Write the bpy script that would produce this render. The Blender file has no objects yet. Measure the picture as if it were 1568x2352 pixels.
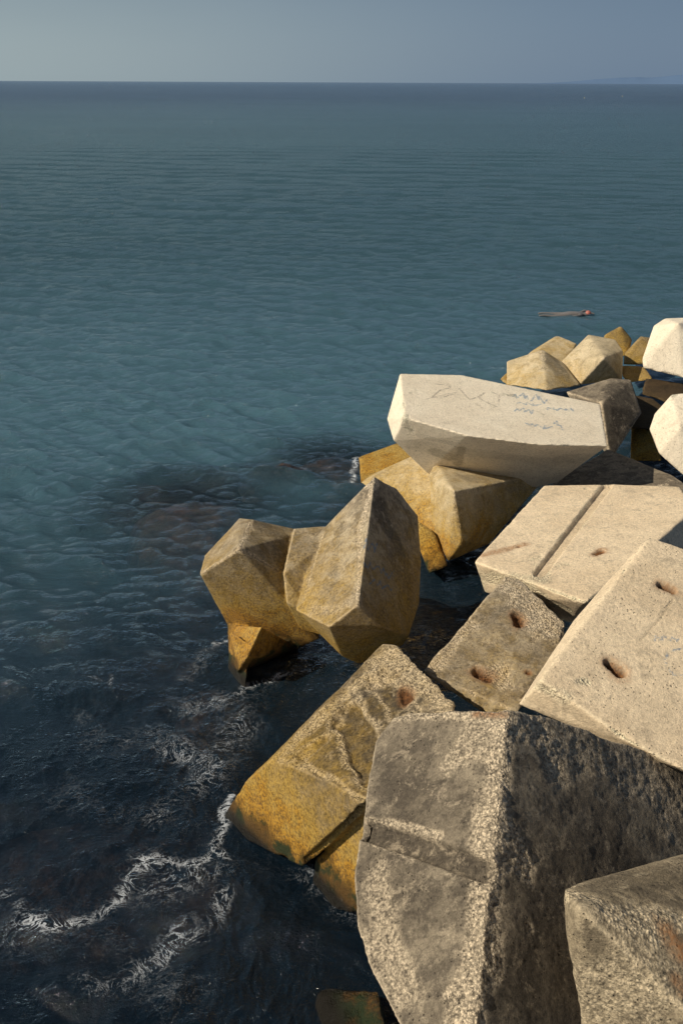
import bpy, bmesh, math, random
import numpy as np
from mathutils import Vector, Matrix
from mathutils.bvhtree import BVHTree
random.seed(4); rng=np.random.default_rng(7)
sc=bpy.context.scene
COL=sc.collection
# ---------------------------------------------------------------- camera
H=6.0; TH=math.radians(23.35); RO=math.radians(0.26); K=36/35/2352
cam_d=bpy.data.cameras.new("camera"); cam=bpy.data.objects.new("camera",cam_d); COL.objects.link(cam)
cam_d.sensor_fit='VERTICAL'; cam_d.sensor_height=36; cam_d.sensor_width=24; cam_d.lens=35
cam_d.clip_start=0.05; cam_d.clip_end=100000
M=Matrix.Translation((0,0,H))@Matrix.Rotation(math.radians(90)-TH,4,'X')@Matrix.Rotation(RO,4,'Z')
cam.matrix_world=M; sc.camera=cam
R3=M.to_3x3(); EYE=Vector((0,0,H))
def ray(x,y):
    return R3@Vector(((x-784)*K,-(y-1176)*K,-1))
def PY(x,y,Y):
    d=ray(x,y); return EYE+d*(Y/d.y)
def PZ(x,y,z=0.0):
    d=ray(x,y); return EYE+d*((z-H)/d.z)
def PL(A,B,C):
    A,B,C=[PY(*q) if not isinstance(q,Vector) else q for q in (A,B,C)]
    n=(B-A).cross(C-A)
    def f(x,y):
        d=ray(x,y); return EYE+d*(n.dot(A-EYE)/n.dot(d))
    return f
# ---------------------------------------------------------------- noise
def _h(ix,iy,iz):
    h=(ix*374761393+iy*668265263+iz*2147483647+ix*iy*97)&0xffffffff
    h=((h^(h>>13))*1274126177)&0xffffffff
    h=((h^(h>>16))*2246822519)&0xffffffff
    return ((h^(h>>15))&0xffffff)/float(0xffffff)
def vn(p):
    i=np.floor(p).astype(np.int64); f=p-i; u=f*f*(3-2*f)
    r=0
    for a in (0,1):
        wa=u[:,0] if a else 1-u[:,0]
        for b in (0,1):
            wb=u[:,1] if b else 1-u[:,1]
            for c in (0,1):
                wc=u[:,2] if c else 1-u[:,2]
                r=r+wa*wb*wc*_h(i[:,0]+a,i[:,1]+b,i[:,2]+c)
    return r*2-1
def fbm(p,o=4,s=0.0):
    r=0;a=1.;t=0
    for k in range(o):
        r=r+a*vn(p*(2.03**k)+s+k*17.3); t+=a; a*=.5
    return r/t
def ss(a,b,x):
    t=np.clip((x-a)/(b-a),0,1); return t*t*(3-2*t)
# ---------------------------------------------------------------- node helpers
class NT:
    def __init__(s,nt): s.nt=nt; s.n=nt.nodes; s.l=nt.links
    def node(s,t,**k):
        n=s.n.new(t)
        for a,b in k.items(): setattr(n,a,b)
        return n
    def put(s,sock,v):
        if isinstance(v,bpy.types.NodeSocket): s.l.new(v,sock)
        elif v is not None:
            if sock.type=='RGBA' and not isinstance(v,(int,float)) and len(v)==3: v=(*v,1)
            sock.default_value=v
    def m(s,op,a,b=None,c=None,clamp=False):
        n=s.node('ShaderNodeMath',operation=op); n.use_clamp=clamp
        s.put(n.inputs[0],a)
        if b is not None: s.put(n.inputs[1],b)
        if c is not None: s.put(n.inputs[2],c)
        return n.outputs[0]
    def mix(s,f,a,b,bt='MIX'):
        n=s.node('ShaderNodeMix',data_type='RGBA',blend_type=bt)
        s.put(n.inputs[0],f); s.put(n.inputs[6],a); s.put(n.inputs[7],b); return n.outputs[2]
    def grey(s,v):
        n=s.node('ShaderNodeCombineColor')
        for i in range(3): s.put(n.inputs[i],v)
        return n.outputs[0]
    def mul(s,c,v): return s.mix(1.,c,s.grey(v),'MULTIPLY')
    def rng(s,v,a,b,c=0.,d=1.,sm=True):
        n=s.node('ShaderNodeMapRange'); n.interpolation_type='SMOOTHSTEP' if sm else 'LINEAR'
        s.put(n.inputs[0],v)
        for i,q in enumerate((a,b,c,d)): s.put(n.inputs[1+i],q)
        return n.outputs[0]
    def noise(s,co,sc_,det=4,ro=.6,dist=0.):
        n=s.node('ShaderNodeTexNoise'); s.put(n.inputs['Vector'],co)
        n.inputs['Scale'].default_value=sc_; n.inputs['Detail'].default_value=det
        n.inputs['Roughness'].default_value=ro; n.inputs['Distortion'].default_value=dist
        return n.outputs['Fac']
    def vor(s,co,sc_,feat='F1'):
        n=s.node('ShaderNodeTexVoronoi',feature=feat); s.put(n.inputs['Vector'],co); n.inputs['Scale'].default_value=sc_
        return n.outputs['Distance']
    def scale(s,co,v,rot=0.):
        n=s.node('ShaderNodeMapping'); s.put(n.inputs[0],co); n.inputs['Scale'].default_value=v; n.inputs['Rotation'].default_value=(0,0,rot); return n.outputs[0]
    def attr(s,name):
        n=s.node('ShaderNodeAttribute',attribute_name=name); return n.outputs['Fac']
    def bump(s,h,st,dist,nrm=None):
        n=s.node('ShaderNodeBump'); s.put(n.inputs['Height'],h); s.put(n.inputs['Strength'],st); n.inputs['Distance'].default_value=dist
        if nrm is not None: s.l.new(nrm,n.inputs['Normal'])
        return n.outputs[0]
def newmat(name):
    m=bpy.data.materials.new(name); m.use_nodes=True; m.node_tree.nodes.clear()
    return m,NT(m.node_tree)
def concrete(name,c1,c2,dirt=(.10,.09,.075),dirt_amt=.5,crust=(.42,.35,.25),gold=1.0,goldtop=1.0,off=0.,spk=1.):
    m,t=newmat(name)
    tc=t.node('ShaderNodeTexCoord').outputs['Object']
    mp=t.node('ShaderNodeMapping'); t.put(mp.inputs[0],tc); mp.inputs['Location'].default_value=(off,off*2,-off); co=mp.outputs[0]
    geo=t.node('ShaderNodeNewGeometry'); sp=t.node('ShaderNodeSeparateXYZ'); t.put(sp.inputs[0],geo.outputs['Position']); z=sp.outputs[2]
    nl=t.noise(co,1.3,5,.6); nm=t.noise(co,5,6,.7,.4); nf=t.noise(co,38,6,.78); nff=t.noise(co,120,3,.75)
    col=t.mix(t.rng(nl,.38,.62),c1,c2)
    st=t.noise(t.scale(co,(3.2,3.2,.9)),2.2,7,.72,.6)
    d=t.m('MULTIPLY',t.rng(t.m('ADD',st,t.m('MULTIPLY',t.m('SUBTRACT',nm,.5),.6)),.62-dirt_amt*.32,.74-dirt_amt*.27),min(1,.40+dirt_amt*.55))
    col=t.mix(d,col,dirt)
    rs=t.noise(t.scale(co,(9.,9.,.7)),1.6,5,.65,.3)
    col=t.mix(t.m('MULTIPLY',t.rng(rs,.54,.68),.22+.25*dirt_amt),col,dirt)
    # broad grey weathering blotches
    wb=t.noise(co,2.1,6,.68,.8)
    col=t.mix(t.m('MULTIPLY',t.rng(wb,.52,.63),.18+.30*dirt_amt),col,t.mix(.35,dirt,c1))
    col=t.mix(t.m('MULTIPLY',t.rng(nm,.38,.64),.25),col,t.mix(.5,c1,dirt))
    stn=t.attr('stain_shade')  # darker tint: real stains, plus shade painted onto some faces
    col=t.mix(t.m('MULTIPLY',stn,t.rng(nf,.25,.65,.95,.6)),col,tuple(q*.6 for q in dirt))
    cr=t.attr('crust'); ed=t.attr('edge')
    edm=t.m('MULTIPLY',t.rng(ed,.25,.9),t.rng(nm,.36,.50))
    col=t.mix(t.m('MULTIPLY',edm,.75),col,crust)
    vp=t.vor(co,62)
    crc=t.mix(t.rng(nf,.36,.58),tuple(q*.42 for q in crust),tuple(min(.85,q*1.1) for q in crust))
    crc=t.mix(t.rng(vp,.40,.75,0.,.75),crc,tuple(q*.4 for q in crust))
    col=t.mix(t.m('MULTIPLY',cr,t.rng(nf,.38,.5,.30,1.)),col,crc)
    lf=t.m('MULTIPLY',t.rng(t.noise(co,8,9,.8,.3),.54,.61),.5)
    col=t.mix(lf,col,t.mix(.5,crust,c2))
    col=t.mul(col,t.rng(nf,.3,.7,1-.38*spk,1+.36*spk,False)); col=t.mul(col,t.rng(nff,.32,.68,1-.24*spk,1+.25*spk,False))
    pit=t.m('MULTIPLY',t.rng(t.vor(co,30),.08,.17,1,0),t.rng(t.noise(co,3,4),.38,.54))
    col=t.mix(t.m('MULTIPLY',pit,.8),col,(.05,.04,.03))
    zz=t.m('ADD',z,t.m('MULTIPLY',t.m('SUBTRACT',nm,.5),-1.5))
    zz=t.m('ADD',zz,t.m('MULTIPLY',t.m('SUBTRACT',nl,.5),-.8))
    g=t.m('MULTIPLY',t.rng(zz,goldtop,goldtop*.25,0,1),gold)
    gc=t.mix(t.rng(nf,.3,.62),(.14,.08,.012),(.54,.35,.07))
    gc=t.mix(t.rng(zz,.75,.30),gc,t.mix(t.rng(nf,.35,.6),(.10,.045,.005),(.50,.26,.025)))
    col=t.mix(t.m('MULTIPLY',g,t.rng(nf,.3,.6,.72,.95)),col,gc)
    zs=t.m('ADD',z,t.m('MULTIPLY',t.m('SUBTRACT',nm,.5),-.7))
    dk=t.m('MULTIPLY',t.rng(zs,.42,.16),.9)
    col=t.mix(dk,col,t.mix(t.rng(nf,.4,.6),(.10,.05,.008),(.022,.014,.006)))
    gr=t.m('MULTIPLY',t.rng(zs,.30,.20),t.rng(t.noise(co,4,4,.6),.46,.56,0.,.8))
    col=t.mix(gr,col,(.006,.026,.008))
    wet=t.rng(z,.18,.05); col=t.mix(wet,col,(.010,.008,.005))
    col=t.mix(t.attr('hole'),col,(.028,.018,.012))
    col=t.mix(t.m('MULTIPLY',t.attr('rust'),t.rng(nf,.35,.6,.1,.8)),col,(.32,.14,.05))
    pn=t.rng(t.noise(co,22,5,.7),.40,.52)
    col=t.mix(t.m('MULTIPLY',t.attr('paintblue'),t.m('MULTIPLY',pn,.68)),col,(.11,.22,.36))
    col=t.mix(t.m('MULTIPLY',t.attr('paintdark'),t.m('MULTIPLY',pn,.58)),col,(.17,.13,.10))
    b=t.node('ShaderNodeBsdfPrincipled'); t.put(b.inputs['Base Color'],col)
    t.put(b.inputs['Roughness'],t.rng(z,.35,.05,.92,.3)); b.inputs['Specular IOR Level'].default_value=.3
    h=t.m('ADD',t.m('MULTIPLY',nf,.8*spk),t.m('MULTIPLY',nff,.4*spk))
    h=t.m('ADD',h,t.m('MULTIPLY',t.m('MULTIPLY',vp,cr),-.9))
    h=t.m('ADD',h,t.m('MULTIPLY',pit,-.8)); h=t.m('ADD',h,t.m('MULTIPLY',nm,.35))
    t.put(b.inputs['Normal'],t.bump(h,.95,.024))
    o=t.node('ShaderNodeOutputMaterial'); t.l.new(b.outputs[0],o.inputs[0])
    return m
# ---------------------------------------------------------------- block builder
def hull_bm(bm,pts):
    vs=[bm.verts.new(p) for p in pts]
    r=bmesh.ops.convex_hull(bm,input=vs)
    bad=[g for g in r['geom_interior']+r['geom_unused'] if isinstance(g,bmesh.types.BMVert)]
    if bad: bmesh.ops.delete(bm,geom=list(set(bad)),context='VERTS')
def setmesh_co(me,co): me.vertices.foreach_set('co',co.astype(np.float32).ravel()); me.update()
def fattr(me,name,v):
    a=me.attributes.new(name,'FLOAT','POINT'); a.data.foreach_set('value',v.astype(np.float32))
def seg_dist(p,poly):
    best=np.full(len(p),1e9)
    for a,b in zip(poly[:-1],poly[1:]):
        a=np.array(a);b=np.array(b);ab=b-a
        t=np.clip(((p-a)@ab)/max(ab@ab,1e-9),0,1)
        d=np.linalg.norm(p-(a+t[:,None]*ab),axis=1); best=np.minimum(best,d)
    return best
BLOCKS=[]
def block(parts,mat,vox,label,rough=1.,crust_amt=.5,edge_k=.6,feats=(),smooth=1,seed=0.):
    bm=bmesh.new()
    for pr in parts:
        pts=[q if isinstance(q,Vector) else PY(*q) for q in pr['p']]
        c=sum(pts,Vector())/len(pts); rd=(c-EYE).normalized()
        dirn=Vector(pr['dir']) if 'dir' in pr else rd
        k=pr.get('s',.8)
        pts=pts+[c+(q-c)*k+dirn*pr.get('d',1.) for q in pts]
        hull_bm(bm,pts)
    me=bpy.data.meshes.new("tmp"); bm.to_mesh(me); bm.free()
    ob=bpy.data.objects.new("concrete_breakwater_block",me); COL.objects.link(ob)
    md=ob.modifiers.new("r",'REMESH'); md.mode='VOXEL'; md.voxel_size=vox; md.adaptivity=0
    dg=bpy.context.evaluated_depsgraph_get(); dg.update()
    m2=bpy.data.meshes.new_from_object(ob.evaluated_get(dg)); ob.modifiers.clear(); ob.data=m2; bpy.data.meshes.remove(me); me=m2; me.name="concrete_breakwater_block"
    n=len(me.vertices); co=np.empty(n*3,np.float32); me.vertices.foreach_get('co',co); co=co.reshape(-1,3).astype(np.float64)
    ev=np.empty(len(me.edges)*2,np.int32); me.edges.foreach_get('vertices',ev); ev=ev.reshape(-1,2)
    deg=np.bincount(ev.ravel(),minlength=n).astype(float); deg[deg==0]=1
    def lap(c,it,f=1.):
        for _ in range(it):
            s=np.stack([np.bincount(ev[:,0],c[ev[:,1],k],n)+np.bincount(ev[:,1],c[ev[:,0],k],n) for k in range(3)],1)/deg[:,None]
            c=c+(s-c)*f
        return c
    def normals():
        a=np.empty(n*3,np.float32); me.vertices.foreach_get('normal',a); return a.reshape(-1,3).astype(np.float64)
    co=lap(co,smooth,.6); setmesh_co(me,co); nr=normals()
    it=int(min(40,max(4,1.6*(0.04/vox)**2)))
    cs=lap(co,it,.8); e=((co-cs)*nr).sum(1); edge=np.clip(e/.012,-1,1.3)
    bvh=BVHTree.FromObject(ob,bpy.context.evaluated_depsgraph_get())
    def hit(x,y):
        d=ray(x,y).normalized(); r=bvh.ray_cast(EYE,d); return r[0]
    p=co+seed
    cn=fbm(p*2.6,5)*1.5
    crust=ss(.0,.20,cn+np.clip(edge,0,1.2)*edge_k-.55+crust_amt*.5)
    hole=np.zeros(n);rust=np.zeros(n);pb=np.zeros(n);pd=np.zeros(n);stain_shade=np.zeros(n); lump=np.zeros(n); cut=np.zeros(n)
    wob=fbm(p*9,3,77.); wob2=fbm(p*4,6,33.); disp=np.zeros(n)
    for f in feats:
        k=f[0]
        pts=[hit(*q) for q in f[1]]; pl=[tuple(q) for q in pts if q]
        if not pl: continue
        if len(pl)==1: pl=pl*2
        d=seg_dist(co,pl)
        if k in('paintblue','paintdark'):
            v=ss(f[2],f[2]*.4,d)
            if k=='paintblue': pb=np.maximum(pb,v)
            else: pd=np.maximum(pd,v)
        if k=='groove':
            d=d*(1+.05*wob); w=ss(f[2],f[2]*.80,d); disp=disp-w*f[3]; cut=np.maximum(cut,w); stain_shade=np.maximum(stain_shade,(f[4] if len(f)>4 else .5)*w)
            if len(f)>5: hole=np.maximum(hole,f[5]*w)
            crust=np.maximum(crust,.8*ss(f[2]*1.5,f[2]*1.05,d*(1+.5*wob2))*(1-w)*ss(-.1,.15,wob2))
        if k=='hole':
            d=d*(1+.5*wob+.4*wob2); w=ss(f[2],f[2]*.55,d); disp=disp-w*f[3]; hole=np.maximum(hole,ss(f[2]*.95,f[2]*.6,d)); 
            rust=np.maximum(rust,.8*ss(f[2]*2.,f[2]*.8,d))
        if k=='rust': rust=np.maximum(rust,ss(f[2],f[2]*.2,d*(1+.5*wob)))
        if k=='crust':
            v=ss(f[2]*1.25,f[2]*.45,d*(1+1.5*wob2)); crust=np.maximum(crust,v*f[3]); lump=np.maximum(lump,v*f[3])
        if k=='stain_shade': stain_shade=np.maximum(stain_shade,f[3]*ss(f[2],f[2]*.55,d*(1+.7*wob2)))
        if k=='erode':
            v=ss(f[2],f[2]*.75,d*(1+.9*wob2)); disp=disp-v*(f[3]+.04*fbm(p*7,5,91.)); stain_shade=np.maximum(stain_shade,.85*v); crust=crust*(1-.8*v); crust=np.maximum(crust,.9*ss(f[2]*1.5,f[2]*1.08,d*(1+.9*wob2))*(1-v))
    crust=crust*(1-.95*cut); lump=lump*(1-cut)
    disp=disp+fbm(p*1.6,3,5.)*.010*rough+fbm(p*7,4,9.)*.008*rough
    disp=disp-crust*.006*rough+crust*(fbm(p*28,3,3.)*.012)*rough+ vn(p*55)*.0015*rough
    disp=disp+lump*fbm(p*6,4,55.)*.032*rough
    disp=disp-np.clip(edge,0,1.2)*ss(-.05,.4,fbm(p*6,4,31.))*.026*rough
    co=co+nr*disp[:,None]
    ctr=co.mean(0); co=co-ctr; setmesh_co(me,co); ob.location=ctr
    for nm,v in(('crust',crust),('edge',edge),('hole',hole),('rust',rust),('paintblue',pb),('paintdark',pd),('stain_shade',stain_shade)): fattr(me,nm,v)
    me.polygons.foreach_set('use_smooth',[True]*len(me.polygons))
    me.materials.clear(); me.materials.append(mat)
    ob["label"]=label; ob["category"]="concrete block"; ob["group"]="concrete armour blocks piled along the shore"
    BLOCKS.append(ob); return ob
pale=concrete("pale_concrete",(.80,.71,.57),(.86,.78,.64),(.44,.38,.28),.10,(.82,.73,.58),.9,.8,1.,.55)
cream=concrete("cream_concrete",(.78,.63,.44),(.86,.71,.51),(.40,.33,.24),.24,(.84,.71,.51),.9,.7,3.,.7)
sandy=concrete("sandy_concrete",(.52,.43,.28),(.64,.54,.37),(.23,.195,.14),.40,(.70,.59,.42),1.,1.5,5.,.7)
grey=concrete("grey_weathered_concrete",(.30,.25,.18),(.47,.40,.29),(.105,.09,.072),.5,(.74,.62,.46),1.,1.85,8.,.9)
dark=concrete("dark_weathered_shaded_concrete",(.21,.175,.130),(.32,.27,.20),(.09,.075,.06),.52,(.72,.60,.44),1.,.75,12.)  # weathered tone; also paints the shade on a block beside the slab
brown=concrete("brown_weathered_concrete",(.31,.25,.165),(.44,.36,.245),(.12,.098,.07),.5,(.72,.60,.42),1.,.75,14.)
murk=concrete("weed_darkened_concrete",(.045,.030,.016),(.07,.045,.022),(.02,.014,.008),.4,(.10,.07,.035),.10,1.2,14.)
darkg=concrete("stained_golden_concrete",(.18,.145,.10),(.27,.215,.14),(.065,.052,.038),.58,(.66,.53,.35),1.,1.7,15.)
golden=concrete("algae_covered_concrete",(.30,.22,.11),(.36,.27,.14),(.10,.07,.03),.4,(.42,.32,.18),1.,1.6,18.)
def cursive(x0,y0,x1,y1,h,n,sl=0):
    pts=[]
    for i in range(n):
        f=i/(n-1); pts.append((x0+(x1-x0)*f+random.uniform(-5,5),y0+(y1-y0)*f+((-1)**i)*h*random.uniform(.2,1)))
    return pts
# A slab on top
fA=[('paintdark',[(1000,882),(1028,884),(1034,891),(1012,895),(1000,905),(992,912),(1012,914),(1040,905)],.015),
    ('paintdark',[(1055,892),(1066,906),(1078,918),(1096,912),(1112,902),(1100,914),(1120,926),(1140,934)],.015),
    ('paintdark',[(1128,900),(1146,908),(1144,930)],.013),('paintdark',[(975,917),(1050,900)],.009),
    ('stain_shade',[(1000,1040),(1040,1050)],.14,.75),('stain_shade',[(1060,1030),(1050,1065)],.08,.8),('stain_shade',[(960,1000),(1040,1020)],.06,.3),('stain_shade',[(950,1020),(1100,1040),(1250,1060),(1330,1050)],.16,.28)]  # dark patches paint the shade on the slab's front and underside
for (x0,y0,x1,y1,h,n) in [(1178,908,1215,914,9,7),(1222,912,1252,920,9,6),(1180,940,1222,946,6,8),(1255,938,1318,942,5,11),(1205,972,1262,984,5,10),(1272,968,1292,982,5,5),(1190,925,1240,930,6,8)]:
    fA.append(('paintblue',cursive(x0,y0,x1,y1,h,n),.018))
tA=PL((918,858,13.6),(930,960,12.35),(1395,1024,12.2))
block([dict(p=[tA(918,858),tA(1058,861),tA(1378,928),tA(1395,1024),tA(1237,1021),tA(1075,1001),tA(930,960),(888,962,13.0),(903,1012,12.7),(980,1087,12.95),(1045,1066,12.95),(1232,1120,12.9),(1280,1108,12.9)],d=.9,s=.72)],
  pale,.016,"large pale faceted concrete slab with faded graffiti resting atop other blocks",rough=.10,crust_amt=-.4,edge_k=.3,feats=fA,seed=1.)
# B2 block under the slab
block([dict(p=[(1000,1060,12.9),(1225,1092,13.0),(1232,1120,13.0),(1195,1160,12.6),(1122,1250,12.1),(1062,1246,11.6),(1028,1290,11.65),(992,1222,12.1),(985,1088,12.6),(1042,1128,11.75)],d=.9),
       dict(p=[(828,1108,13.3),(852,1090,13.5),(946,1047,13.6),(1000,1080,12.95),(1010,1180,12.6),(992,1222,12.35),(958,1192,12.6),(955,1150,12.75)],d=.8)],
  sandy,.020,"faceted sand coloured concrete block stained yellow, supporting a slab",rough=.12,crust_amt=-.25,edge_k=.4,
  feats=[('stain_shade',[(1080,1100),(1190,1120)],.2,.7),('stain_shade',[(1150,1160),(1100,1150)],.15,.4),('crust',[(1045,1130),(1062,1240)],.02,.7)],seed=3.)  # dark patches paint the slab's cast shadow and the shaded right facet
block([dict(p=[(823,1050,15.0),(862,1052,15.0),(912,1017,15.2),(960,1045,14.6),(858,1095,14.2),(828,1112,14.1)],d=1.2)],
  golden,.03,"low yellow algae-covered concrete block at the waterline",rough=.5,seed=5.)
# B3 twin lobed block
fB=[('paintblue',cursive(840,1250,868,1262,14,8),.014),('paintblue',cursive(835,1295,900,1322,12,12),.013),('paintblue',cursive(850,1335,900,1350,9,8),.012),
    ('stain_shade',cursive(862,1160,905,1240,14,8),.12,.9),('stain_shade',cursive(880,1200,930,1290,14,8),.12,.9),('stain_shade',[(930,1300),(940,1380)],.1,.5),('stain_shade',[(600,1205),(650,1235),(640,1280)],.18,.65),('stain_shade',[(580,1225),(600,1265)],.1,.5),('stain_shade',[(780,1200),(760,1330),(730,1400)],.07,.3),  # shade painted on right lobe's far side and left lobe's top-right facet
    ('crust',[(858,1100),(825,1215),(824,1300),(822,1388)],.030,.85),('crust',[(720,1400),(780,1400),(800,1385)],.05,.5),('crust',[(578,1195),(549,1262),(600,1285),(650,1316)],.028,.85),('crust',[(549,1262),(462,1318)],.025,.7),('crust',[(742,1225),(690,1400)],.02,.7)]
f1=PL((860,1093,10.35),(822,1388,8.6),(680,1400,9.15)); f2=PL((860,1093,10.35),(822,1388,8.6),(967,1290,10.1))
fl=PL((458,1318,9.62),(660,1330,9.62),(548,1262,9.42))
block([dict(p=[f1(860,1093),f1(825,1215),f1(822,1388),f1(755,1440),f1(678,1400),f1(734,1222),f2(912,1122),f2(960,1185),f2(967,1290),f2(962,1385),f2(938,1462),f2(868,1437),(785,1508,9.05),(825,1527,9.15),(925,1482,9.5)],d=.45,s=.82),
       dict(p=[(674,1214,10.2),(748,1208,10.2),(752,1245,9.95),(705,1406,9.3),(658,1385,9.36),(650,1318,9.48),(740,1460,9.4),(690,1445,9.5)],d=.7,s=.9),
       dict(p=[(550,1190,10.4),(578,1193,10.25),(700,1220,10.5),(680,1325,9.8),fl(548,1262),fl(458,1318),fl(648,1320),(470,1276,10.0),fl(520,1432),fl(664,1385),(735,1468,9.7),fl(600,1442),(640,1508,9.85)],d=.5,s=.8),
       dict(p=[fl(522,1435),(600,1440,9.35),(566,1512,9.1),(545,1545,9.2),(525,1500,9.5),(690,1490,9.9),(600,1530,9.9)],d=.5,s=.8),
       dict(p=[(530,1450,9.5),(575,1480,9.25),(562,1600,9.1),(518,1600,9.5)],d=.4,s=.8)],
  grey,.0145,"grey twin-lobed concrete block with ridged top standing in water",rough=.18,crust_amt=-.15,edge_k=.45,feats=fB,seed=7.)
# C slab block with groove
tC=PL((1248,1115,11.2),(1088,1290,9.25),(1507,1230,9.6))
block([dict(p=[tC(1248,1115),tC(1395,1112),tC(1563,1118),tC(1590,1170),tC(1507,1230),tC(1345,1385),tC(1240,1345),tC(1088,1290),(1568,1262,9.75),(1310,1432,8.75),(1112,1360,9.3)],d=.9,s=.9)],
  cream,.017,"cream concrete block with a straight recessed groove and rust streaks",rough=.35,crust_amt=-.25,edge_k=.45,
  feats=[('groove',[(1394,1114),(1388,1122),(1320,1210),(1250,1302),(1238,1318)],.065,.045,.3),('hole',[(1368,1272),(1380,1266)],.04,.03),('hole',[(1190,1255)],.035,.02),('rust',[(1205,1250),(1110,1275)],.08),('rust',[(1365,1275),(1385,1262)],.08),
   ('crust',[(1105,1330),(1180,1330),(1300,1400)],.14,.7),('stain_shade',[(1250,1330),(1300,1410)],.1,.4),('stain_shade',[(1115,1310),(1200,1350)],.06,.3)],seed=9.)
# D
tD=PL((1158,1324,8.5),(1300,1432,7.85),(968,1542,7.25))
block([dict(p=[tD(1158,1324),tD(1188,1326),tD(1300,1432),tD(1292,1480),tD(1200,1600),(1190,1635,6.75),(1120,1645,6.85),tD(1110,1590),tD(968,1542),tD(1085,1412)],d=1.0,s=.9)],
  grey,.015,"rough pitted grey concrete block wedged between larger blocks",rough=1.1,crust_amt=.15,edge_k=.6,
  feats=[('hole',[(1186,1415),(1192,1432)],.055,.06),('hole',[(1100,1546),(1115,1554)],.065,.07),('hole',[(1212,1545)],.03,.02),
   ('crust',[(1160,1340),(1250,1420),(1280,1440)],.24,.9),('crust',[(1150,1570),(1140,1540)],.10,.9),('crust',[(1070,1430),(1000,1530)],.10,.8)],seed=11.)
# E
tE=PL((1490,1234,6.9),(1240,1562,5.5),(1568,1768,4.95))
block([dict(p=[tE(1490,1234),tE(1562,1258),tE(1780,1330),tE(1760,1850),tE(1568,1768),tE(1452,1708),tE(1240,1562),(1462,1258,6.85),(1318,1422,6.25),(1190,1618,5.65),(1430,1718,5.2)],d=1.3,s=.9)],
  cream,.0140,"big sandy concrete block with two rusty lifting holes, blue scribble",rough=.45,crust_amt=-.5,edge_k=.5,
  feats=[('hole',[(1400,1524),(1425,1540)],.05,.07),('hole',[(1518,1344),(1542,1354)],.05,.06),('paintblue',cursive(1500,1465,1560,1470,8,8),.010),('paintblue',[(1565,1490),(1535,1495),(1525,1520),(1545,1550),(1566,1552)],.010),('groove',[(1545,1375),(1515,1420),(1470,1470)],.006,.006),
   ('stain_shade',[(1240,1580),(1330,1645),(1440,1708)],.05,.4),('crust',[(1230,1575),(1300,1600)],.05,.5),('stain_shade',[(1460,1600),(1530,1660)],.12,.18)],seed=13.)  # dark strip along the lower facet is painted shade
# F foreground
P1=PY(1165,1627,4.65); P3=PY(1095,2300,3.25)
lF=PL(P1,(905,1641,5.05),P3); rF=PL(P1,(1580,1758,5.20),P3)
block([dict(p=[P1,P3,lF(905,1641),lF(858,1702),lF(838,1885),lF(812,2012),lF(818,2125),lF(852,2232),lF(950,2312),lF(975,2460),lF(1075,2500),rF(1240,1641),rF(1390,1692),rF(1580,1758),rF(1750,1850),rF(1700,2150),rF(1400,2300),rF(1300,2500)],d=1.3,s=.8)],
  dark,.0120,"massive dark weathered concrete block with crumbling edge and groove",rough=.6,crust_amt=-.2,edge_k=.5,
  feats=[('groove',[(838,1905),(900,1925),(960,1945),(1040,1973),(1112,2000)],.065,.05,.85),('rust',[(1090,1640),(1160,1640)],.04),  # groove floor is coloured dark to paint its missing shadow
   ('crust',[(1160,1640),(1150,1800),(1120,2000),(1095,2200),(1080,2340)],.10,1.),('crust',[(1170,1650),(1250,1690)],.18,.9),
   ('crust',[(1240,1690),(1380,1740),(1500,1790),(1568,1840)],.24,.5),('crust',[(905,1650),(1000,1640),(1140,1640)],.05,.9),('crust',[(1110,1650),(1060,1720)],.10,.7),
   ('crust',[(870,1990),(880,2150),(930,2280)],.09,.7),('crust',[(880,1885),(950,1900),(1010,1920)],.03,.9),
   ('stain_shade',[(1300,2050),(1450,2050),(1280,2250),(1200,2330)],.36,.65),('stain_shade',[(900,1750),(950,1850),(1050,1850)],.2,.4),('stain_shade',[(1050,2080),(900,2090)],.18,.5)],seed=17.)  # first patch paints shade on the right face; the others are grime
# G
block([dict(p=[(1292,2040,3.25),(1345,2022,3.4),(1568,1963,3.75),(1700,1930,3.85),(1720,2200,3.2),(1568,2112,3.1),(1330,2082,3.05),(1300,2150,3.08),(1330,2280,3.0),(1345,2420,2.9),(1700,2450,2.6)],d=.8,s=.9)],
  brown,.0115,"rough brown concrete block with eroded top and rust staining",rough=.8,crust_amt=-.1,edge_k=.6,
  feats=[('rust',[(1530,2140),(1568,2190)],.07),('rust',[(1550,2250),(1568,2280)],.04),('crust',[(1300,2060),(1400,2090),(1568,2120)],.06,.9),('stain_shade',[(1400,2030),(1540,2010)],.12,.5),('stain_shade',[(1350,2150),(1500,2200),(1450,2300)],.25,.35),('crust',[(1320,2250),(1500,2200)],.14,.5)],seed=19.)
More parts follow.
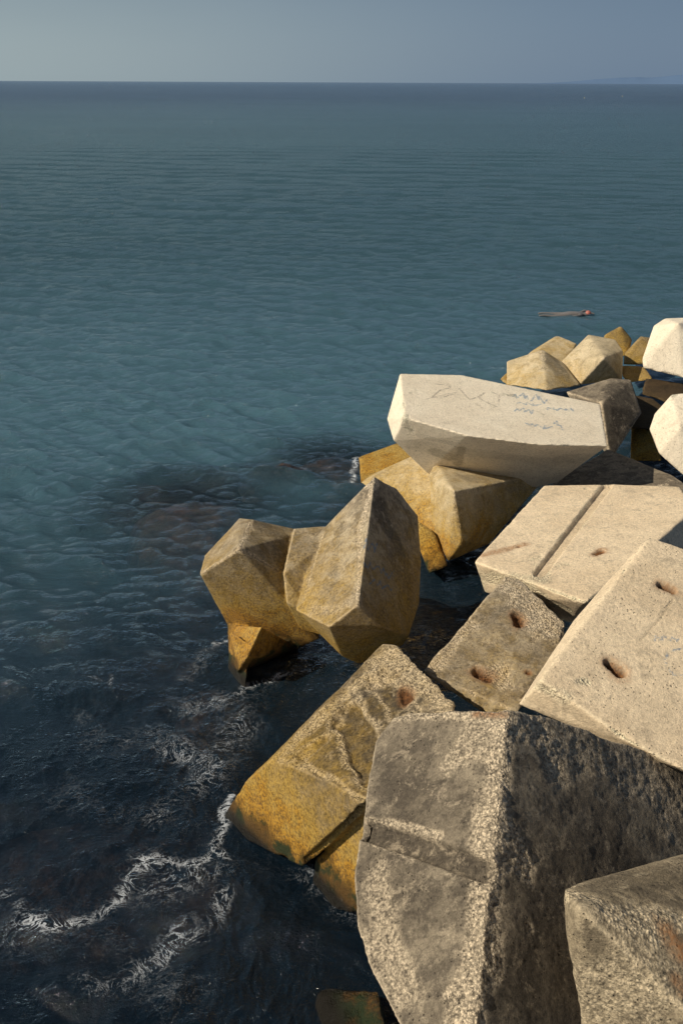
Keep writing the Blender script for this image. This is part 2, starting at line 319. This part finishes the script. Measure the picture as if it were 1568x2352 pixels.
# H left golden
B=PY(625,1740,6.65); tH=PL((912,1480,7.4),B,(1048,1618,6.3)); Q=tH(770,1795); gH=PL(B,Q,(695,1985,6.2))
block([dict(p=[tH(880,1478),tH(912,1480),tH(1048,1618),tH(905,1650),tH(1000,1760),tH(840,1835),Q,B,tH(780,1580),gH(835,1850),gH(562,1798),gH(508,1880),gH(518,1908),gH(695,1990)],d=1.0,s=.85),
       dict(p=[(835,1868,5.95),(722,1978,6.3),(715,2080,6.3),(820,2100,5.8),(900,1900,5.65)],d=.8)],
  darkg,.0135,"broken concrete block with crumbling top and golden algae flank",rough=1.1,crust_amt=-.2,edge_k=.5,
  feats=[('groove',[(830,1858),(765,1922),(702,1980)],.035,.11,.9,.5),('hole',[(925,1585),(930,1600)],.05,.05),('erode',[(800,1640),(830,1700),(845,1780)],.13,.07),('erode',[(880,1560),(930,1640)],.10,.03),('erode',[(740,1700),(700,1725)],.06,.02),
   ('crust',[(890,1500),(960,1560),(1030,1610)],.14,.9),('crust',[(800,1590),(740,1640),(640,1730)],.08,.95),('crust',[(640,1745),(700,1760),(770,1790),(830,1840)],.035,1.),
   ('stain_shade',[(880,1560),(930,1600),(870,1640)],.30,.95),('stain_shade',[(810,1620),(700,1720),(820,1750)],.28,.95),('stain_shade',[(800,1770),(850,1720)],.2,.95)],seed=23.)
# background blocks
block([dict(p=[(1162,830,18.4),(1245,803,18.3),(1292,832,18.3),(1334,886,17.6),(1256,897,17.1),(1163,884,17.8)],d=1.2),],sandy,.028,"sandy concrete block with one curved shaded face",rough=.15,crust_amt=-.25,feats=[('stain_shade',[(1262,820),(1290,860),(1305,885)],.22,.9)],seed=29.)  # curved shadow on the right side is painted into the colour
block([dict(p=[(1350,768,18.9),(1412,780,18.8),(1430,806,18.4),(1428,872,18.1),(1330,884,17.8),(1288,830,18.4),(1387,822,17.6)],d=1.2)],sandy,.028,"angular sandy concrete block with flat top near the water",rough=.15,crust_amt=-.25,feats=[('stain_shade',[(1415,820),(1415,860)],.2,.6)],seed=31.)
block([dict(p=[(1278,770,20.6),(1327,790,20.3),(1300,832,19.6),(1220,806,20.2),(1145,872,18.8),(1170,890,18.6)],d=1.2)],sandy,.035,"partly hidden sandy concrete block behind other blocks",rough=.15,crust_amt=-.1,seed=33.)
block([dict(p=[(1385,770,21.3),(1425,748,21.4),(1451,780,21.2),(1442,815,20.6),(1390,830,20.4)],d=1.2)],golden,.035,"small dark golden concrete block with pointed top",rough=.3,feats=[('stain_shade',[(1410,770),(1430,790)],.6,.7)],seed=35.)
block([dict(p=[(1470,772,20.2),(1495,776,20.2),(1500,838,19.4),(1430,838,19.4),(1432,812,19.8)],d=1.2)],golden,.035,"golden algae-stained concrete block between paler blocks",rough=.3,seed=37.)
block([dict(p=[(1526,731,18.1),(1620,728,18.2),(1640,840,17.2),(1568,868,17.1),(1476,846,17.4),(1473,826,17.5),(1500,748,17.9),(1556,742,17.5)],d=1.2)],pale,.028,"tall pale clean concrete block with pentagonal face",rough=.15,crust_amt=-.2,seed=39.)
block([dict(p=[(1298,900,15.6),(1402,868,15.7),(1448,872,15.7),(1473,948,15.2),(1402,1002,14.7),(1380,925,14.8),(1400,1060,14.4)],d=1.2)],dark,.028,"dark grey concrete block in the shade of a slab",rough=.2,crust_amt=-.2,feats=[('stain_shade',[(1420,900),(1430,960)],.4,.7)],seed=41.)  # dark material and dark patch paint the slab's shade on this block
block([dict(p=[(1542,905,13.6),(1640,900,13.6),(1660,1100,12.7),(1568,1092,12.8),(1512,1042,13.),(1490,986,13.3),(1502,950,13.5),(1560,985,13.)],d=1.1)],pale,.025,"pale concrete block with rounded facets and orange staining",rough=.2,crust_amt=-.1,feats=[('rust',[(1505,1045),(1560,1088)],.12)],seed=43.)
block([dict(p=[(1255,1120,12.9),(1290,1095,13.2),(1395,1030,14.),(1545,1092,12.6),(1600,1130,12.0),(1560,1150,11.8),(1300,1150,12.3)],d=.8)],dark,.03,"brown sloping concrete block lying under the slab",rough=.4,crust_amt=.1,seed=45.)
block([dict(p=[(1448,978,16.),(1500,975,16.),(1520,1060,15.),(1445,1060,15.)],d=1.)],golden,.04,"brown algae-coated concrete block in a gap",rough=.5,feats=[('stain_shade',[(1470,1000),(1480,1050)],.8,.6)],seed=47.)
block([dict(p=[(1425,838,18.8),(1480,842,18.6),(1500,872,18.),(1440,880,18.),(1428,866,18.3)],d=.8)],golden,.035,"low golden concrete block awash between taller blocks",rough=.5,crust_amt=-.3,seed=49.)
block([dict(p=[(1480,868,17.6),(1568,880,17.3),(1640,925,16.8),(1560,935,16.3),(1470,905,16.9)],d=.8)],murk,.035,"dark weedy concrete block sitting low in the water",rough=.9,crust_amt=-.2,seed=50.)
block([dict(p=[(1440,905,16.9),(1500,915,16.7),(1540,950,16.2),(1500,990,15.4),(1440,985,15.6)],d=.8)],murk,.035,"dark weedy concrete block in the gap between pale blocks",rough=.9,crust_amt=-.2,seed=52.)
block([dict(p=[(958,1195,12.1),(1000,1225,11.9),(1030,1300,11.6),(985,1320,11.5),(955,1240,11.9)],d=.7)],golden,.03,"small brown algae-covered concrete block low in water",rough=.6,feats=[('stain_shade',[(980,1240),(1000,1290)],.3,.6)],seed=51.)
block([dict(p=[(730,2268,5.2),(870,2276,5.),(900,2400,4.6),(700,2420,4.8)],d=.8)],murk,.022,"submerged brown concrete block just above the water",rough=.8,crust_amt=.0,seed=53.)
# ---------------------------------------------------------------- rocks
rockm,t=newmat("wet_rock")
co=t.node('ShaderNodeTexCoord').outputs['Object']; n1=t.noise(co,5,5,.6)
gp=t.node('ShaderNodeNewGeometry').outputs['Position']; sp_=t.node('ShaderNodeSeparateXYZ'); t.put(sp_.inputs[0],gp)
b=t.node('ShaderNodeBsdfPrincipled'); rc=t.mix(t.rng(n1,.3,.7),(.05,.030,.020),(.20,.105,.062))
t.put(b.inputs['Base Color'],rc)
b.inputs['Roughness'].default_value=.5; b.inputs['Specular IOR Level'].default_value=.3; t.put(b.inputs['Normal'],t.bump(n1,.8,.06))
o=t.node('ShaderNodeOutputMaterial'); t.l.new(b.outputs[0],o.inputs[0])
rockd,t=newmat("dark_wet_rock")
co=t.node('ShaderNodeTexCoord').outputs['Object']; n1=t.noise(co,6,6,.65)
b=t.node('ShaderNodeBsdfPrincipled'); t.put(b.inputs['Base Color'],t.mix(t.rng(n1,.35,.65),(.014,.010,.008),(.055,.034,.022)))
b.inputs['Roughness'].default_value=.4; t.put(b.inputs['Normal'],t.bump(n1,.9,.08))
o=t.node('ShaderNodeOutputMaterial'); t.l.new(b.outputs[0],o.inputs[0])
ROCKS=[]
def rock(x,y,top,rx,ry,rz,label,seed,cw=1.,mat=None):
    bm=bmesh.new(); bmesh.ops.create_icosphere(bm,subdivisions=5,radius=1)
    me=bpy.data.meshes.new("submerged_rock"); bm.to_mesh(me); bm.free()
    n=len(me.vertices); c=np.empty(n*3,np.float32); me.vertices.foreach_get('co',c); c=c.reshape(-1,3).astype(float)
    c=c*(1+.26*fbm(c*1.3+seed,3)+.14*fbm(c*5+seed,4))[:,None]; c=c*np.array([rx,ry,rz]); c[:,2]+=top-c[:,2].max(); setmesh_co(me,c)
    me.polygons.foreach_set('use_smooth',[True]*len(me.polygons)); me.materials.append(mat or rockm)
    ob=bpy.data.objects.new("submerged_rock",me); COL.objects.link(ob); L=PZ(x,y,top*.6); ob.location=(L.x,L.y,0)
    ROCKS.append((L.x,L.y,max(rx,ry),cw))
    ob["label"]=label; ob["category"]="rock"; ob["group"]="brown rocks below the water surface"
rock(640,1074,.10,.66,.5,.42,"dark wet boulder barely breaking the water surface",1.,.8,rockd)
rock(765,1062,-.09,.9,1.0,.5,"brown boulder lying just below the surface",22.,1.)
rock(430,1165,-.13,1.0,1.2,.5,"reddish brown boulder under shallow water",41.,1.)
rock(440,1275,-.32,.9,.9,.5,"brown boulder under shallow water",61.,.8)
rock(130,1960,-.25,1.5,.8,.5,"large brown weed-covered rock under dark water",81.,.45,rockm)
rock(300,1480,-.5,.9,.7,.5,"dim brown rock deep under water",101.,.2)
rock(500,1580,-.30,.5,.4,.4,"brown rock beside a block under water",121.,.35)
# ---------------------------------------------------------------- seabed
def grid_mesh(name,X,Y,Z):
    r,c=X.shape; me=bpy.data.meshes.new(name)
    v=np.stack([X.ravel(),Y.ravel(),Z.ravel()],1)
    i=np.arange(r*c).reshape(r,c); q=np.stack([i[:-1,:-1],i[:-1,1:],i[1:,1:],i[1:,:-1]],-1).reshape(-1,4)
    me.vertices.add(len(v)); me.vertices.foreach_set('co',v.astype(np.float32).ravel())
    me.loops.add(q.size); me.loops.foreach_set('vertex_index',q.ravel().astype(np.int32))
    me.polygons.add(len(q)); me.polygons.foreach_set('loop_start',np.arange(0,q.size,4,dtype=np.int32))
    me.polygons.foreach_set('use_smooth',np.ones(len(q),bool)); me.update(calc_edges=True); me.validate()
    return me
def shore_x(Y): return np.interp(Y,[-50,3,6,10,13,18,21,26,60],[-1.0,-.6,-1.3,-1.2,.6,3.4,6.,10.,40.])
gx=np.linspace(-60,60,400); gy=np.linspace(-20,100,400); X,Y=np.meshgrid(gx,gy)
D=X-shore_x(Y); pp=np.stack([X.ravel(),Y.ravel(),0*X.ravel()],1)
nz=fbm(pp*.9,5).reshape(X.shape)
Z=-3.5+2.6*ss(-7,0,D)+1.2*ss(1.5,6,D)+nz*.35
bed=bpy.data.objects.new("seabed",grid_mesh("seabed",X,Y,Z)); COL.objects.link(bed); bed["kind"]="structure"
bm_,t=newmat("seabed_rubble"); co=t.node('ShaderNodeTexCoord').outputs['Object']; n1=t.noise(co,1.4,7,.7)
b=t.node('ShaderNodeBsdfDiffuse'); t.put(b.inputs[0],t.mix(t.rng(n1,.4,.62),(.008,.008,.008),(.028,.020,.014)))
t.put(b.inputs['Normal'],t.bump(n1,1.,.15)); o=t.node('ShaderNodeOutputMaterial'); t.l.new(b.outputs[0],o.inputs[0]); bed.data.materials.append(bm_)
# ---------------------------------------------------------------- water
ang=np.radians(np.concatenate([np.linspace(62,.3,1050),[.18,.1,.05,.02,.01,.005]])); rr=np.concatenate([[.3,1.,2.,2.8],H/np.tan(ang)])
th=np.radians(np.concatenate([np.linspace(-180,-34,50)[:-1],np.linspace(-34,34,720),np.linspace(34,180,50)[1:]]))
Rr,Tt=np.meshgrid(rr,th,indexing='ij'); X=Rr*np.sin(Tt); Y=Rr*np.cos(Tt)
dr=np.gradient(rr)[:,None]*np.ones_like(Tt); dt=np.gradient(th)[None,:]*Rr; sp=np.maximum(np.abs(dr),np.abs(dt))
DZ=np.zeros_like(X);DX=np.zeros_like(X);DY=np.zeros_like(X)
NW=130
D=X-shore_x(Y); calm=.5+.5*ss(-1,-5,D)
calm=1+(calm-1)*ss(18,12,Rr)
pw=np.stack([X.ravel(),Y.ravel(),0*X.ravel()],1)
patch=(1+.45*fbm(pw*.12,3).reshape(X.shape))
for i in range(NW):
    lam=.20*(26**(i/(NW-1)))*random.uniform(.93,1.07); k=2*math.pi/lam
    spread=.55 if lam<.8 else .34
    a0=math.radians(-100)+random.gauss(0,spread); dx,dy=math.cos(a0),math.sin(a0)
    sl=.28/math.sqrt(NW)*1.41*(1.5 if lam<1.1 else (.75 if lam<2.2 else .30))
    A=sl/k; w=ss(1.9,3.0,lam/sp)*(1. if lam>.5 else ss(7,13,Rr)*.6+.4); ph=k*(dx*X+dy*Y)+random.uniform(0,6.28)
    s=np.sin(ph);c=np.cos(ph)
    DZ+=A*w*c; DX-=.9*A*w*s*dx; DY-=.9*A*w*s*dy
DZ*=calm*patch; DX*=calm; DY*=calm
tw=fbm(pw*.9,3,40.); q=pw*2.6; q[:,0]+=tw*1.6; q[:,1]-=tw*1.4
chop=ss(-4.5,-.3,D)*ss(14,9,Rr)
DZ+=chop*(.028*(1-np.abs(fbm(q,4,11.)).reshape(X.shape)*2.2)+.008*fbm(q*3,3,5.).reshape(X.shape))-.02*chop
wm=grid_mesh("water",X+DX,Y+DY,DZ)
# foam field
fo=np.zeros(X.size); P2=np.stack([X.ravel(),Y.ravel()],1); sel=np.where((Rr.ravel()<26)&(Rr.ravel()>4))[0]
wn=fbm(pw[sel]*2.,5,60.); wn2=fbm(pw[sel]*2.,5,160.); P2s=P2[sel]+np.stack([wn,wn2],1)*.20
brk=ss(-.45,.15,fbm(pw[sel]*1.6,4,222.))
def foam_glint(pl,w,s):
    pts=[tuple(PZ(x,y,0))[:2] for x,y in pl]; d=seg_dist(P2s,pts); fo[sel]=np.maximum(fo[sel],s*(.6+.4*brk)*np.exp(-(d/w)**2))
foam_glint([(0,2050),(60,2110),(130,2115),(250,2055),(330,2000),(440,2000),(495,1965),(512,1900)],.12,.95)
foam_glint([(0,2050),(60,2110),(130,2115),(250,2055),(330,2000),(440,2000),(495,1965),(512,1900)],.32,.58)
foam_glint([(190,2260),(260,2235),(330,2190),(400,2150),(470,2120),(520,2050)],.18,.76)
foam_glint([(330,2060),(470,2010),(590,1980)],.28,.62)
foam_glint([(515,1860),(495,1890),(510,1930),(500,1960),(525,1970)],.07,1.25)
foam_glint([(530,1830),(515,1850)],.05,1.)
foam_glint([(340,1700),(400,1740),(470,1760),(440,1830),(380,1860),(440,1900)],.42,.62)  # white lace here also paints sky glints on the ripples
foam_glint([(440,1620),(540,1600),(610,1560),(560,1650),(500,1720)],.36,.58)  # swirl mixes foam with painted sky reflections
foam_glint([(200,1545),(240,1560),(262,1580),(272,1550)],.045,.65)
foam_glint([(480,1480),(520,1472)],.06,.9); foam_glint([(530,1590),(560,1570),(600,1555),(650,1545)],.08,1.)
foam_glint([(600,1086),(640,1090),(690,1078)],.10,.8); foam_glint([(822,1050),(815,1085),(825,1108)],.08,1.)
foam_glint([(590,1990),(700,2010),(800,2080)],.22,.56); foam_glint([(1000,1400),(1060,1370)],.15,.45); foam_glint([(180,1640),(230,1700)],.25,.45)
foam_glint([(430,1560),(470,1490),(500,1470)],.18,.52); foam_glint([(200,2150),(400,2250)],.45,.46); foam_glint([(150,1820),(300,1880)],.4,.42)
fattr(wm,'foam_glint',fo)
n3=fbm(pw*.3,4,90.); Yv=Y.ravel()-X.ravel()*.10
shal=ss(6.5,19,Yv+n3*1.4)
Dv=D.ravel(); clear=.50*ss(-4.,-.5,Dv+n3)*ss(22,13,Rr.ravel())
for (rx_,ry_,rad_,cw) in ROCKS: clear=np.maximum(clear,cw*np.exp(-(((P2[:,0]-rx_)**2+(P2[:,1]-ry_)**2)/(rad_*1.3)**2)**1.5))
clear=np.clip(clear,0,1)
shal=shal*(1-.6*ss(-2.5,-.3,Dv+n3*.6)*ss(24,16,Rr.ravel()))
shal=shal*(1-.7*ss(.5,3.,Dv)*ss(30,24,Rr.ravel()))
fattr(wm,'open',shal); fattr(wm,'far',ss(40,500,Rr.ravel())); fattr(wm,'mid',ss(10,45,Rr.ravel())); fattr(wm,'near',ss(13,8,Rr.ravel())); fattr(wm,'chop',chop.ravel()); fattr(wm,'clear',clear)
wat=bpy.data.objects.new("water",wm); COL.objects.link(wat); wat["kind"]="structure"
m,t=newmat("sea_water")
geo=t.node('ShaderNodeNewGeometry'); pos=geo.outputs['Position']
op=t.attr('open'); far=t.attr('far'); mid=t.attr('mid'); ch=t.attr('chop'); fm=t.attr('foam_glint'); cl=t.attr('clear'); ne=t.attr('near')
big=t.noise(t.scale(pos,(.02,.05,0)),1.,5,.6,.3)
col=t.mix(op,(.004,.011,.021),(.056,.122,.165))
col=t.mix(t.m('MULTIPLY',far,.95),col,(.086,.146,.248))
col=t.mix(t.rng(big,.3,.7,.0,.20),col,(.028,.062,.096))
n1=t.noise(t.scale(pos,(2.4,7.,3.),.12),1.,6,.7,.3); n2=t.noise(t.scale(pos,(.8,3.2,1.),.10),1.,8,.82,.2)
n3=t.noise(t.scale(pos,(.08,.40,1.),.06),1.,11,.86,.2)
n4=t.noise(pos,5.,4,.6,2.0)
nst=t.m('MULTIPLY',t.m('MULTIPLY_ADD',far,-.5,1.),t.m('MULTIPLY_ADD',ne,-.6,1.))
nb=t.bump(n1,nst,.11)
nb=t.bump(n2,t.m('MULTIPLY',mid,1.),.65,nb)
nb=t.bump(n3,t.m('MULTIPLY',far,1.),2.6,nb)
nb=t.bump(n4,t.m('MULTIPLY',ch,.7),.05,nb)
vm=t.node('ShaderNodeVectorMath',operation='MULTIPLY_ADD'); t.put(vm.inputs[0],nb); vm.inputs[1].default_value=(.60,.60,.60); vm.inputs[2].default_value=(0,0,.40)
vn_=t.node('ShaderNodeVectorMath',operation='NORMALIZE'); t.put(vn_.inputs[0],vm.outputs[0])
dif=t.node('ShaderNodeBsdfDiffuse'); t.put(dif.inputs[0],col); t.put(dif.inputs['Normal'],vn_.outputs[0])
tr=t.node('ShaderNodeBsdfTransparent'); t.put(tr.inputs[0],(.80,.80,.77))
body=t.node('ShaderNodeMixShader'); t.put(body.inputs[0],t.m('MULTIPLY',cl,.88)); t.l.new(dif.outputs[0],body.inputs[1]); t.l.new(tr.outputs[0],body.inputs[2])
gl=t.node('ShaderNodeBsdfGlossy'); t.put(gl.inputs['Roughness'],t.rng(far,0,1,.05,.16)); t.put(gl.inputs['Normal'],nb); t.put(gl.inputs[0],(.95,.98,1.))
fr=t.node('ShaderNodeFresnel'); fr.inputs[0].default_value=1.33; t.put(fr.inputs['Normal'],nb)
frf=t.m('MULTIPLY',fr.outputs[0],t.rng(far,0,1,1.2,.75))
s1=t.node('ShaderNodeMixShader'); t.put(s1.inputs[0],frf); t.l.new(body.outputs[0],s1.inputs[1]); t.l.new(gl.outputs[0],s1.inputs[2])
nn=t.node('ShaderNodeTexNoise'); t.put(nn.inputs['Vector'],pos); nn.inputs['Scale'].default_value=2.; nn.inputs['Detail'].default_value=2
wc=t.node('ShaderNodeVectorMath',operation='MULTIPLY_ADD'); t.put(wc.inputs[0],nn.outputs['Color']); wc.inputs[1].default_value=(.8,.8,.8); t.put(wc.inputs[2],pos)
fn=t.noise(wc.outputs[0],5,4,.55,.3); rid=t.m('ABSOLUTE',t.m('SUBTRACT',fn,.5)); fnb=t.noise(wc.outputs[0],12,4,.6,.3); rid2=t.m('ABSOLUTE',t.m('SUBTRACT',fnb,.52))
rid=t.m('MINIMUM',rid,t.m('MULTIPLY',rid2,1.1))
fn2=t.noise(pos,55,4,.75)
v=t.m('SUBTRACT',t.m('SUBTRACT',fm,t.m('MULTIPLY',rid,12.)),.14); v=t.m('ADD',v,t.m('MULTIPLY',t.m('SUBTRACT',fn2,.5),1.3))
fmask=t.m('MULTIPLY',t.rng(v,.0,.85),t.rng(fm,.10,.9,0.,.9))
fd=t.node('ShaderNodeBsdfDiffuse'); t.put(fd.inputs[0],(.52,.56,.62))
s2=t.node('ShaderNodeMixShader'); t.put(s2.inputs[0],fmask); t.l.new(s1.outputs[0],s2.inputs[1]); t.l.new(fd.outputs[0],s2.inputs[2])
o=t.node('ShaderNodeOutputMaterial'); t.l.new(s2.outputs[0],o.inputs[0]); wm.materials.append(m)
# ---------------------------------------------------------------- hills
az=np.linspace(math.radians(9),math.radians(40),200); rows=np.array([0,.35,.7,1.,.6,0])
prof=ss(9,18,np.degrees(az))*(150+90*fbm(np.stack([np.degrees(az)*.45,az*0,az*0],1),5)+60*ss(14,22,np.degrees(az)))
rad=22000+np.array([0,500,1000,1600,2500,4000])
Xh=rad[:,None]*np.sin(az); Yh=rad[:,None]*np.cos(az); Zh=rows[:,None]*prof-2
hl=bpy.data.objects.new("hills",grid_mesh("hills",Xh,Yh,Zh)); COL.objects.link(hl); hl["kind"]="structure"
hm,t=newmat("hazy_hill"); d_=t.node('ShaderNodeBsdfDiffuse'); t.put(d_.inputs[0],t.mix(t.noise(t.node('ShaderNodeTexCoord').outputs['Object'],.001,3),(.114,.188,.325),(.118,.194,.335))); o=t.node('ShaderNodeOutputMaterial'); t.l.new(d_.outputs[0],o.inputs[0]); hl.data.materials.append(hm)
# ---------------------------------------------------------------- swimmer
def simple(name,c,r=.5):
    m,t=newmat(name); b=t.node('ShaderNodeBsdfPrincipled'); co=t.node('ShaderNodeTexCoord').outputs['Object']
    t.put(b.inputs['Base Color'],t.mix(t.noise(co,9,3),tuple(q*.8 for q in c),c)); b.inputs['Roughness'].default_value=r
    o=t.node('ShaderNodeOutputMaterial'); t.l.new(b.outputs[0],o.inputs[0]); return m
skin=simple("wet_skin",(.17,.16,.16),.35); capm=simple("cap_fabric",(.42,.14,.11),.5)
J=[(0,0,0,.13),(.22,0,.02,.15),(.45,0,.03,.16),(.60,0,.03,.07),(.72,0,.03,.085),(.80,0,.04,.08),
   (.50,.17,.03,.065),(.72,.30,.10,.048),(.95,.24,.03,.035),(1.08,.22,.0,.03),
   (.50,-.17,.02,.065),(.28,-.28,.02,.045),(.05,-.30,.0,.035),(-.05,-.3,0,.028),
   (-.08,.09,0,.095),(-.48,.13,.0,.065),(-.88,.12,.02,.04),(-1.05,.12,.0,.03),
   (-.08,-.09,0,.095),(-.48,-.14,-.03,.065),(-.88,-.16,.0,.04),(-1.05,-.16,-.02,.03)]
E=[(0,1),(1,2),(2,3),(3,4),(4,5),(2,6),(6,7),(7,8),(8,9),(2,10),(10,11),(11,12),(12,13),(0,14),(14,15),(15,16),(16,17),(0,18),(18,19),(19,20),(20,21)]
me=bpy.data.meshes.new("person"); me.from_pydata([j[:3] for j in J],E,[])
pe=bpy.data.objects.new("person",me); COL.objects.link(pe)
mk=pe.modifiers.new("s",'SKIN'); sb=pe.modifiers.new("u",'SUBSURF'); sb.levels=2
for i,j in enumerate(J):
    me.skin_vertices[0].data[i].radius=(j[3],j[3]*.8); me.skin_vertices[0].data[i].use_root=(i==0)
dg=bpy.context.evaluated_depsgraph_get(); dg.update()
m2=bpy.data.meshes.new_from_object(pe.evaluated_get(dg)); pe.modifiers.clear(); pe.data=m2; m2.materials.append(skin); m2.name="person"
for p_ in m2.polygons: p_.use_smooth=True
c0=PZ(1300,722,0); pe.location=(c0.x,c0.y,-.01); pe.rotation_euler=(0,0,math.radians(-4)); pe.scale=(.75,.80,.80)
pe["label"]="swimmer face down in the sea wearing a red cap"; pe["category"]="person"
bm=bmesh.new(); bmesh.ops.create_uvsphere(bm,u_segments=20,v_segments=12,radius=.095)
for v_ in bm.verts:
    v_.co.x*=1.15
    if v_.co.z<-.03: v_.co.z=-.03
cm=bpy.data.meshes.new("swim_cap"); bm.to_mesh(cm); bm.free(); cm.materials.append(capm)
cp=bpy.data.objects.new("swim_cap",cm); COL.objects.link(cp); cp.parent=pe; cp.location=(.80,0,.07)
# ---------------------------------------------------------------- buoys
ym=simple("buoy_yellow_plastic",(.36,.34,.16),.4)
for (x,y) in((1341,226),(1428,222)):
    bm=bmesh.new()
    prof=[(0,-.3),(.35,-.25),(.5,0),(.45,.25),(.2,.45),(.12,.9),(.0,1.0)]
    rings=[]
    for r_,z_ in prof:
        rings.append([bm.verts.new((max(r_,.001)*math.cos(a),max(r_,.001)*math.sin(a),z_)) for a in np.linspace(0,2*math.pi,17)[:-1]])
    for a,b2 in zip(rings[:-1],rings[1:]):
        for i in range(16): bm.faces.new((a[i],a[(i+1)%16],b2[(i+1)%16],b2[i]))
    q=bpy.data.meshes.new("buoy"); bm.to_mesh(q); bm.free(); q.materials.append(ym)
    ob=bpy.data.objects.new("buoy",q); COL.objects.link(ob); l=PZ(x,y,0); ob.location=(l.x,l.y,.1); ob.scale=(.5,.5,.5)
    ob["label"]="small yellow marker buoy floating far out at sea"; ob["category"]="buoy"; ob["group"]="marker buoys on the open sea"
# ---------------------------------------------------------------- light
S=Vector((-.76,-.25,.62)).normalized()
sun=bpy.data.lights.new("sun",'SUN'); sun.energy=5.0; sun.angle=math.radians(.5); sun.color=(1,.88,.69)
so=bpy.data.objects.new("sun",sun); COL.objects.link(so); so.rotation_euler=S.to_track_quat('Z','Y').to_euler(); so.location=(0,0,30)
w=bpy.data.worlds.new("World"); sc.world=w; w.use_nodes=True; t=NT(w.node_tree); t.n.clear()
sk=t.node('ShaderNodeTexSky'); sk.sky_type='NISHITA'; sk.sun_disc=False; sk.sun_elevation=math.asin(S.z); sk.sun_rotation=math.atan2(S.x,S.y); sk.dust_density=1.; sk.air_density=1.; sk.ozone_density=2.
tc=t.node('ShaderNodeTexCoord').outputs['Generated']; sx=t.node('ShaderNodeSeparateXYZ'); t.put(sx.inputs[0],tc)
fx=t.rng(sx.outputs[0],-.40,.34,0,1,True)
hor=t.mix(fx,(.32,.395,.42),(.138,.205,.30)); hi=t.mix(fx,(.165,.230,.290),(.108,.158,.238))
sw=t.noise(t.scale(tc,(2.,2.,9.)),1.,4,.5)
zz=t.m('ADD',sx.outputs[2],t.m('MULTIPLY',t.m('SUBTRACT',sw,.5),.06))
c1=t.mix(t.rng(zz,0.,.18),hor,hi); c1=t.mix(t.rng(sx.outputs[2],.3,.85),c1,(.045,.058,.085))
b1=t.node('ShaderNodeBackground'); t.put(b1.inputs[0],c1); b1.inputs[1].default_value=.92
b2=t.node('ShaderNodeBackground'); t.put(b2.inputs[0],sk.outputs[0]); b2.inputs[1].default_value=.008
ad=t.node('ShaderNodeAddShader'); t.l.new(b1.outputs[0],ad.inputs[0]); t.l.new(b2.outputs[0],ad.inputs[1])
o=t.node('ShaderNodeOutputWorld'); t.l.new(ad.outputs[0],o.inputs[0])
sc.view_settings.view_transform='Standard'; sc.view_settings.look='None'; sc.view_settings.exposure=0; sc.view_settings.gamma=1
